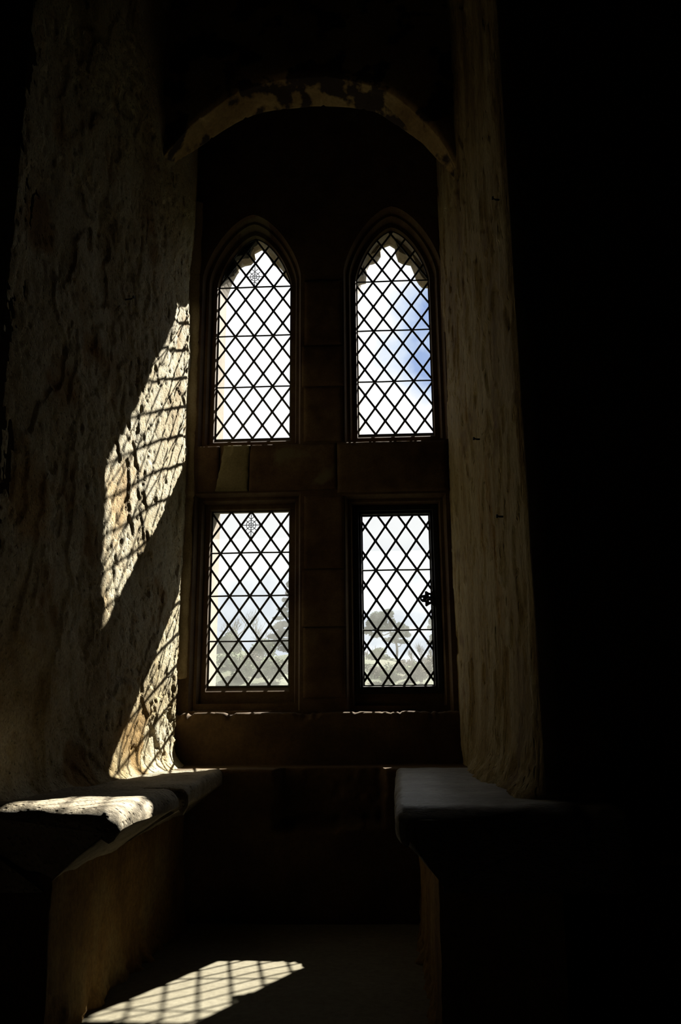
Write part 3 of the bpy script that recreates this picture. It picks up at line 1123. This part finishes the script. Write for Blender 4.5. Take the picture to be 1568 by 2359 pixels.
def leaf_mesh(name, clumps, n_per, size, mat, parent, rng, flat=.7):
    """many small leaf blades scattered through ellipsoidal clumps"""
    V, F = [], []
    for (c, rx, ry, rz) in clumps:
        n = max(10, int(n_per * rx * rz))
        u = rng.normal(size=(n, 3))
        u /= np.linalg.norm(u, axis=1)[:, None]
        rad = rng.uniform(.35, 1.0, (n, 1)) ** .6
        p = np.array(c) + u * rad * np.array([rx, ry, rz])
        a = rng.normal(size=(n, 3))
        a[:, 2] *= flat
        a /= np.linalg.norm(a, axis=1)[:, None]
        b = np.cross(a, rng.normal(size=(n, 3)))
        b /= np.linalg.norm(b, axis=1)[:, None]
        s = size * rng.uniform(.6, 1.3, (n, 1))
        q = np.stack([p - a * s, p + b * s * .45, p + a * s, p - b * s * .45], 1).reshape(-1, 3)
        o = sum(len(v) for v in V)
        V.append(q)
        F.append(np.arange(n * 4).reshape(n, 4) + o)
    return from_np(name, np.concatenate(V), np.concatenate(F), mat, parent)


def branches(bm, p, d, L, r, depth, rng, spread=.55, kids=3, up=.12, tips=None):
    n = 4
    pts, cur, dd = [np.array(p)], np.array(p, float), np.array(d, float)
    for k in range(n):
        dd = dd + rng.normal(size=3) * .12 + np.array([0, 0, up * .5])
        dd /= np.linalg.norm(dd)
        cur = cur + dd * L / n
        pts.append(cur.copy())
    add_tube(bm, [tuple(q) for q in pts], [r * (1 - .5 * k / n) for k in range(n + 1)], 5 if r > .03 else 3)
    if depth == 0:
        if tips is not None:
            tips.append(pts[-1])
        return
    for k in range(kids + (1 if depth > 1 else 0)):
        i = rng.integers(2, n + 1)
        q = dd + rng.normal(size=3) * spread
        q[2] += up
        q /= np.linalg.norm(q)
        branches(bm, pts[i], q, L * rng.uniform(.55, .8), r * .55, depth - 1, rng, spread, kids, up, tips)


def bare_tree(name, px, ptop, pbase, Y, label, seed, r=.12, kids=3, spread=.5, depth=4, group='bare trees and shrubs on the bank'):
    rng = np.random.default_rng(seed)
    b, t = at(px, pbase, Y), at(px, ptop, Y)
    gz = ground_z(b[0], Y)
    b = np.array([b[0], Y, gz - .1])
    h = t[2] - b[2]
    root = tag(empty(name, tuple(b)), label, 'tree', group)
    bm = bmesh.new()
    tips = []
    branches(bm, b, (0, 0, 1), h * .45, r, depth, rng, spread, kids, .25, tips)
    hi = max(v.co.z for v in bm.verts)
    for v in bm.verts:
        k = (h / (hi - b[2]))
        v.co.z = b[2] + (v.co.z - b[2]) * k
    from_bm('branches', bm, M['twig'], root)
    return root


def shrub(name, px, w_px, ptop, Y, label, seed, mat='shrub', n_per=520, size=.15, grp='shrubs on the bank'):
    rng = np.random.default_rng(seed)
    t = at(px, ptop, Y)
    sc = (Y - CAM[1]) / FPX
    w = w_px * sc
    gz = ground_z(t[0], Y)
    h = t[2] - gz
    root = tag(empty(name, (t[0], Y, gz)), label, 'shrub', grp)
    cl = []
    for k in range(11):
        x = t[0] + rng.uniform(-.36, .36) * w
        q = 1 - (abs(x - t[0]) / (w * .5)) ** 2 * .6
        z = gz + h * rng.uniform(.3, .78) * q
        cl.append(((x, Y + rng.uniform(-.3, .3) * w, z), w * .2, w * .2, h * .22))
    cl.append(((t[0], Y, gz + h * .3), w * .45, w * .3, h * .3))
    leaf_mesh('foliage', cl, n_per, size, M[mat], root, rng)
    bm = bmesh.new()
    for k in range(7):
        a = rng.uniform(-.25, .25, 2) * w
        add_tube(bm, [(t[0] + a[0] * .2, Y, gz - .1), (t[0] + a[0] * .7, Y + a[1] * .5, gz + h * .4), (t[0] + a[0], Y + a[1], gz + h * .8)], [.06, .045, .02], 5)
    from_bm('stems', bm, M['bark'], root)
    return root


def pine(name, trunk, clumps_px, Y, label, seed, mat='needle', n_per=1300, size=.16, r=.22, cat='tree'):
    """trunk: list of (px,py) upward; clumps: (px,py,rx_px,rz_px)"""
    rng = np.random.default_rng(seed)
    sc = (Y - CAM[1]) / FPX
    pts = [at(a, b, Y) for a, b in trunk]
    gz = ground_z(pts[0][0], Y)
    pts[0] = np.array([pts[0][0], Y, gz - .2])
    root = tag(empty(name, (pts[0][0], Y, gz)), label, cat, 'evergreen trees beyond the windows')
    bm = bmesh.new()
    cv = catmull(pts, 5)
    add_tube(bm, [tuple(p) for p in cv], list(np.linspace(r, r * .35, len(cv))), 8)
    from_bm('trunk', bm, M['bark'], root)
    cl = []
    for (a, b, rx, rz) in clumps_px:
        c = at(a, b, Y + rng.uniform(-.4, .4) * rx * sc * 2)
        cl.append((tuple(c), rx * sc, rx * sc * .9, rz * sc))
        k = int(np.argmin([np.linalg.norm(q - (c - np.array([0, 0, rz * sc * 1.5]))) for q in cv]))
        m = (cv[k] + c) / 2 + np.array([0, 0, -.25])
        bm = bmesh.new()
        add_tube(bm, [tuple(cv[k]), tuple(m), tuple(c)], [r * .4, r * .28, r * .12], 5)
        from_bm('bough', bm, M['bark'], root)
    leaf_mesh('needles', cl, n_per, size, M[mat], root, rng)
    return root


# behind the lower right casement
pine('pine_tree', [(902, 1600), (908, 1545), (914, 1490), (896, 1450), (880, 1420)],
     [(872, 1424, 22, 16), (893, 1415, 14, 12), (856, 1436, 14, 10), (880, 1446, 26, 10), (903, 1434, 9, 10), (846, 1452, 12, 9), (866, 1462, 16, 7),
      (921, 1446, 14, 12), (934, 1450, 10, 9), (915, 1462, 18, 8), (938, 1462, 9, 6), (900, 1474, 20, 6), (928, 1478, 14, 5)],
     104, 'tall round-crowned pine behind the lower right casement', 3)
pine('pine_tree', [(1004, 1600), (1004, 1540), (1002, 1480), (1000, 1440)],
     [(996, 1432, 10, 9), (1006, 1440, 12, 10), (992, 1446, 9, 6), (1000, 1468, 12, 7), (992, 1480, 9, 6), (1010, 1490, 12, 7)],
     106, 'pine cut off by the right edge of the lower right casement', 5)
pine('cedar_tree', [(668, 1600), (668, 1520), (667, 1440), (666, 1330)],
     [(664, 1346, 5, 7), (666, 1366, 9, 9), (656, 1382, 8, 5), (670, 1392, 14, 8), (650, 1404, 14, 5), (664, 1416, 20, 7), (640, 1424, 14, 4), (654, 1438, 22, 7),
      (636, 1446, 18, 5), (660, 1458, 28, 9), (634, 1466, 20, 6), (650, 1478, 30, 8), (668, 1494, 30, 9), (630, 1484, 18, 6)],
     98, 'dark layered cedar at the right edge of the lower left light', 7, 'cedar', 1400)
bare_tree('bare_tree', 540, 1402, 1500, 100, 'bare spreading tree, taller of the two behind the lower left light', 21, .16, 3, .55, 4)
bare_tree('bare_tree', 600, 1418, 1500, 112, 'bare spreading tree beside the cedar, behind the lower left light', 22, .14, 3, .55, 4)
shrub('shrub', 530, 56, 1448, 97, 'green rounded shrub low in the left part of the lower left light', 31)
shrub('shrub', 606, 60, 1468, 90, 'broad low shrub at the cedar\'s foot in the lower left light', 32)
shrub('shrub', 505, 30, 1478, 95, 'small shrub by the outer jamb in the lower left light', 33)
for k, (px, pt, Y, lb) in enumerate(((952, 1484, 98, 'thin bare tree right of the tall pine'), (972, 1478, 99, 'tallest thin bare tree right of the tall pine'),
                                     (988, 1490, 97, 'thin bare tree near the right frame of the casement'), (862, 1486, 98, 'thin bare tree left of the pine trunk'),
                                     (842, 1496, 97, 'thin bare tree near the left frame of the casement'))):
    bare_tree('bare_tree', px, pt, 1570, Y, lb, 40 + k, .10, 3, .36, 4)
shrub('shrub', 872, 60, 1490, 94, 'grey-green shrub left of the pine trunk in the casement', 36, 'shrub')
shrub('shrub', 940, 60, 1516, 92, 'twiggy shrub right of the pine trunk in the casement', 37, 'twig', 240, .16)
shrub('shrub', 985, 44, 1508, 93, 'twiggy shrub by the right frame of the casement', 38, 'twig', 240, .16)
shrub('shrub', 900, 50, 1540, 88, 'low shrub in front of the pine trunk', 39, 'shrub')

rr = random.Random(5)
for k in range(9):
    px = 842 + k * 18 + rr.uniform(-4, 4)
    shrub('shrub', px, 46, 1522 + rr.uniform(-8, 14), 84 - 2.4 * (k % 4) - k * .2, 'one of the grey twiggy thickets low behind the lower right casement', 60 + k,
          'twig' if k % 3 else 'shrub', 420, .13, 'grey thickets behind the casement')
for k in range(7):
    px = 500 + k * 26 + rr.uniform(-4, 4)
    shrub('shrub', px, 60, 1500 + rr.uniform(-6, 14), 82 - 3.4 * (k % 3) - k * .2, 'one of the pale green thickets low behind the lower left light', 80 + k,
          'shrub' if k % 3 else 'twig', 420, .14, 'pale thickets behind the lower left light')
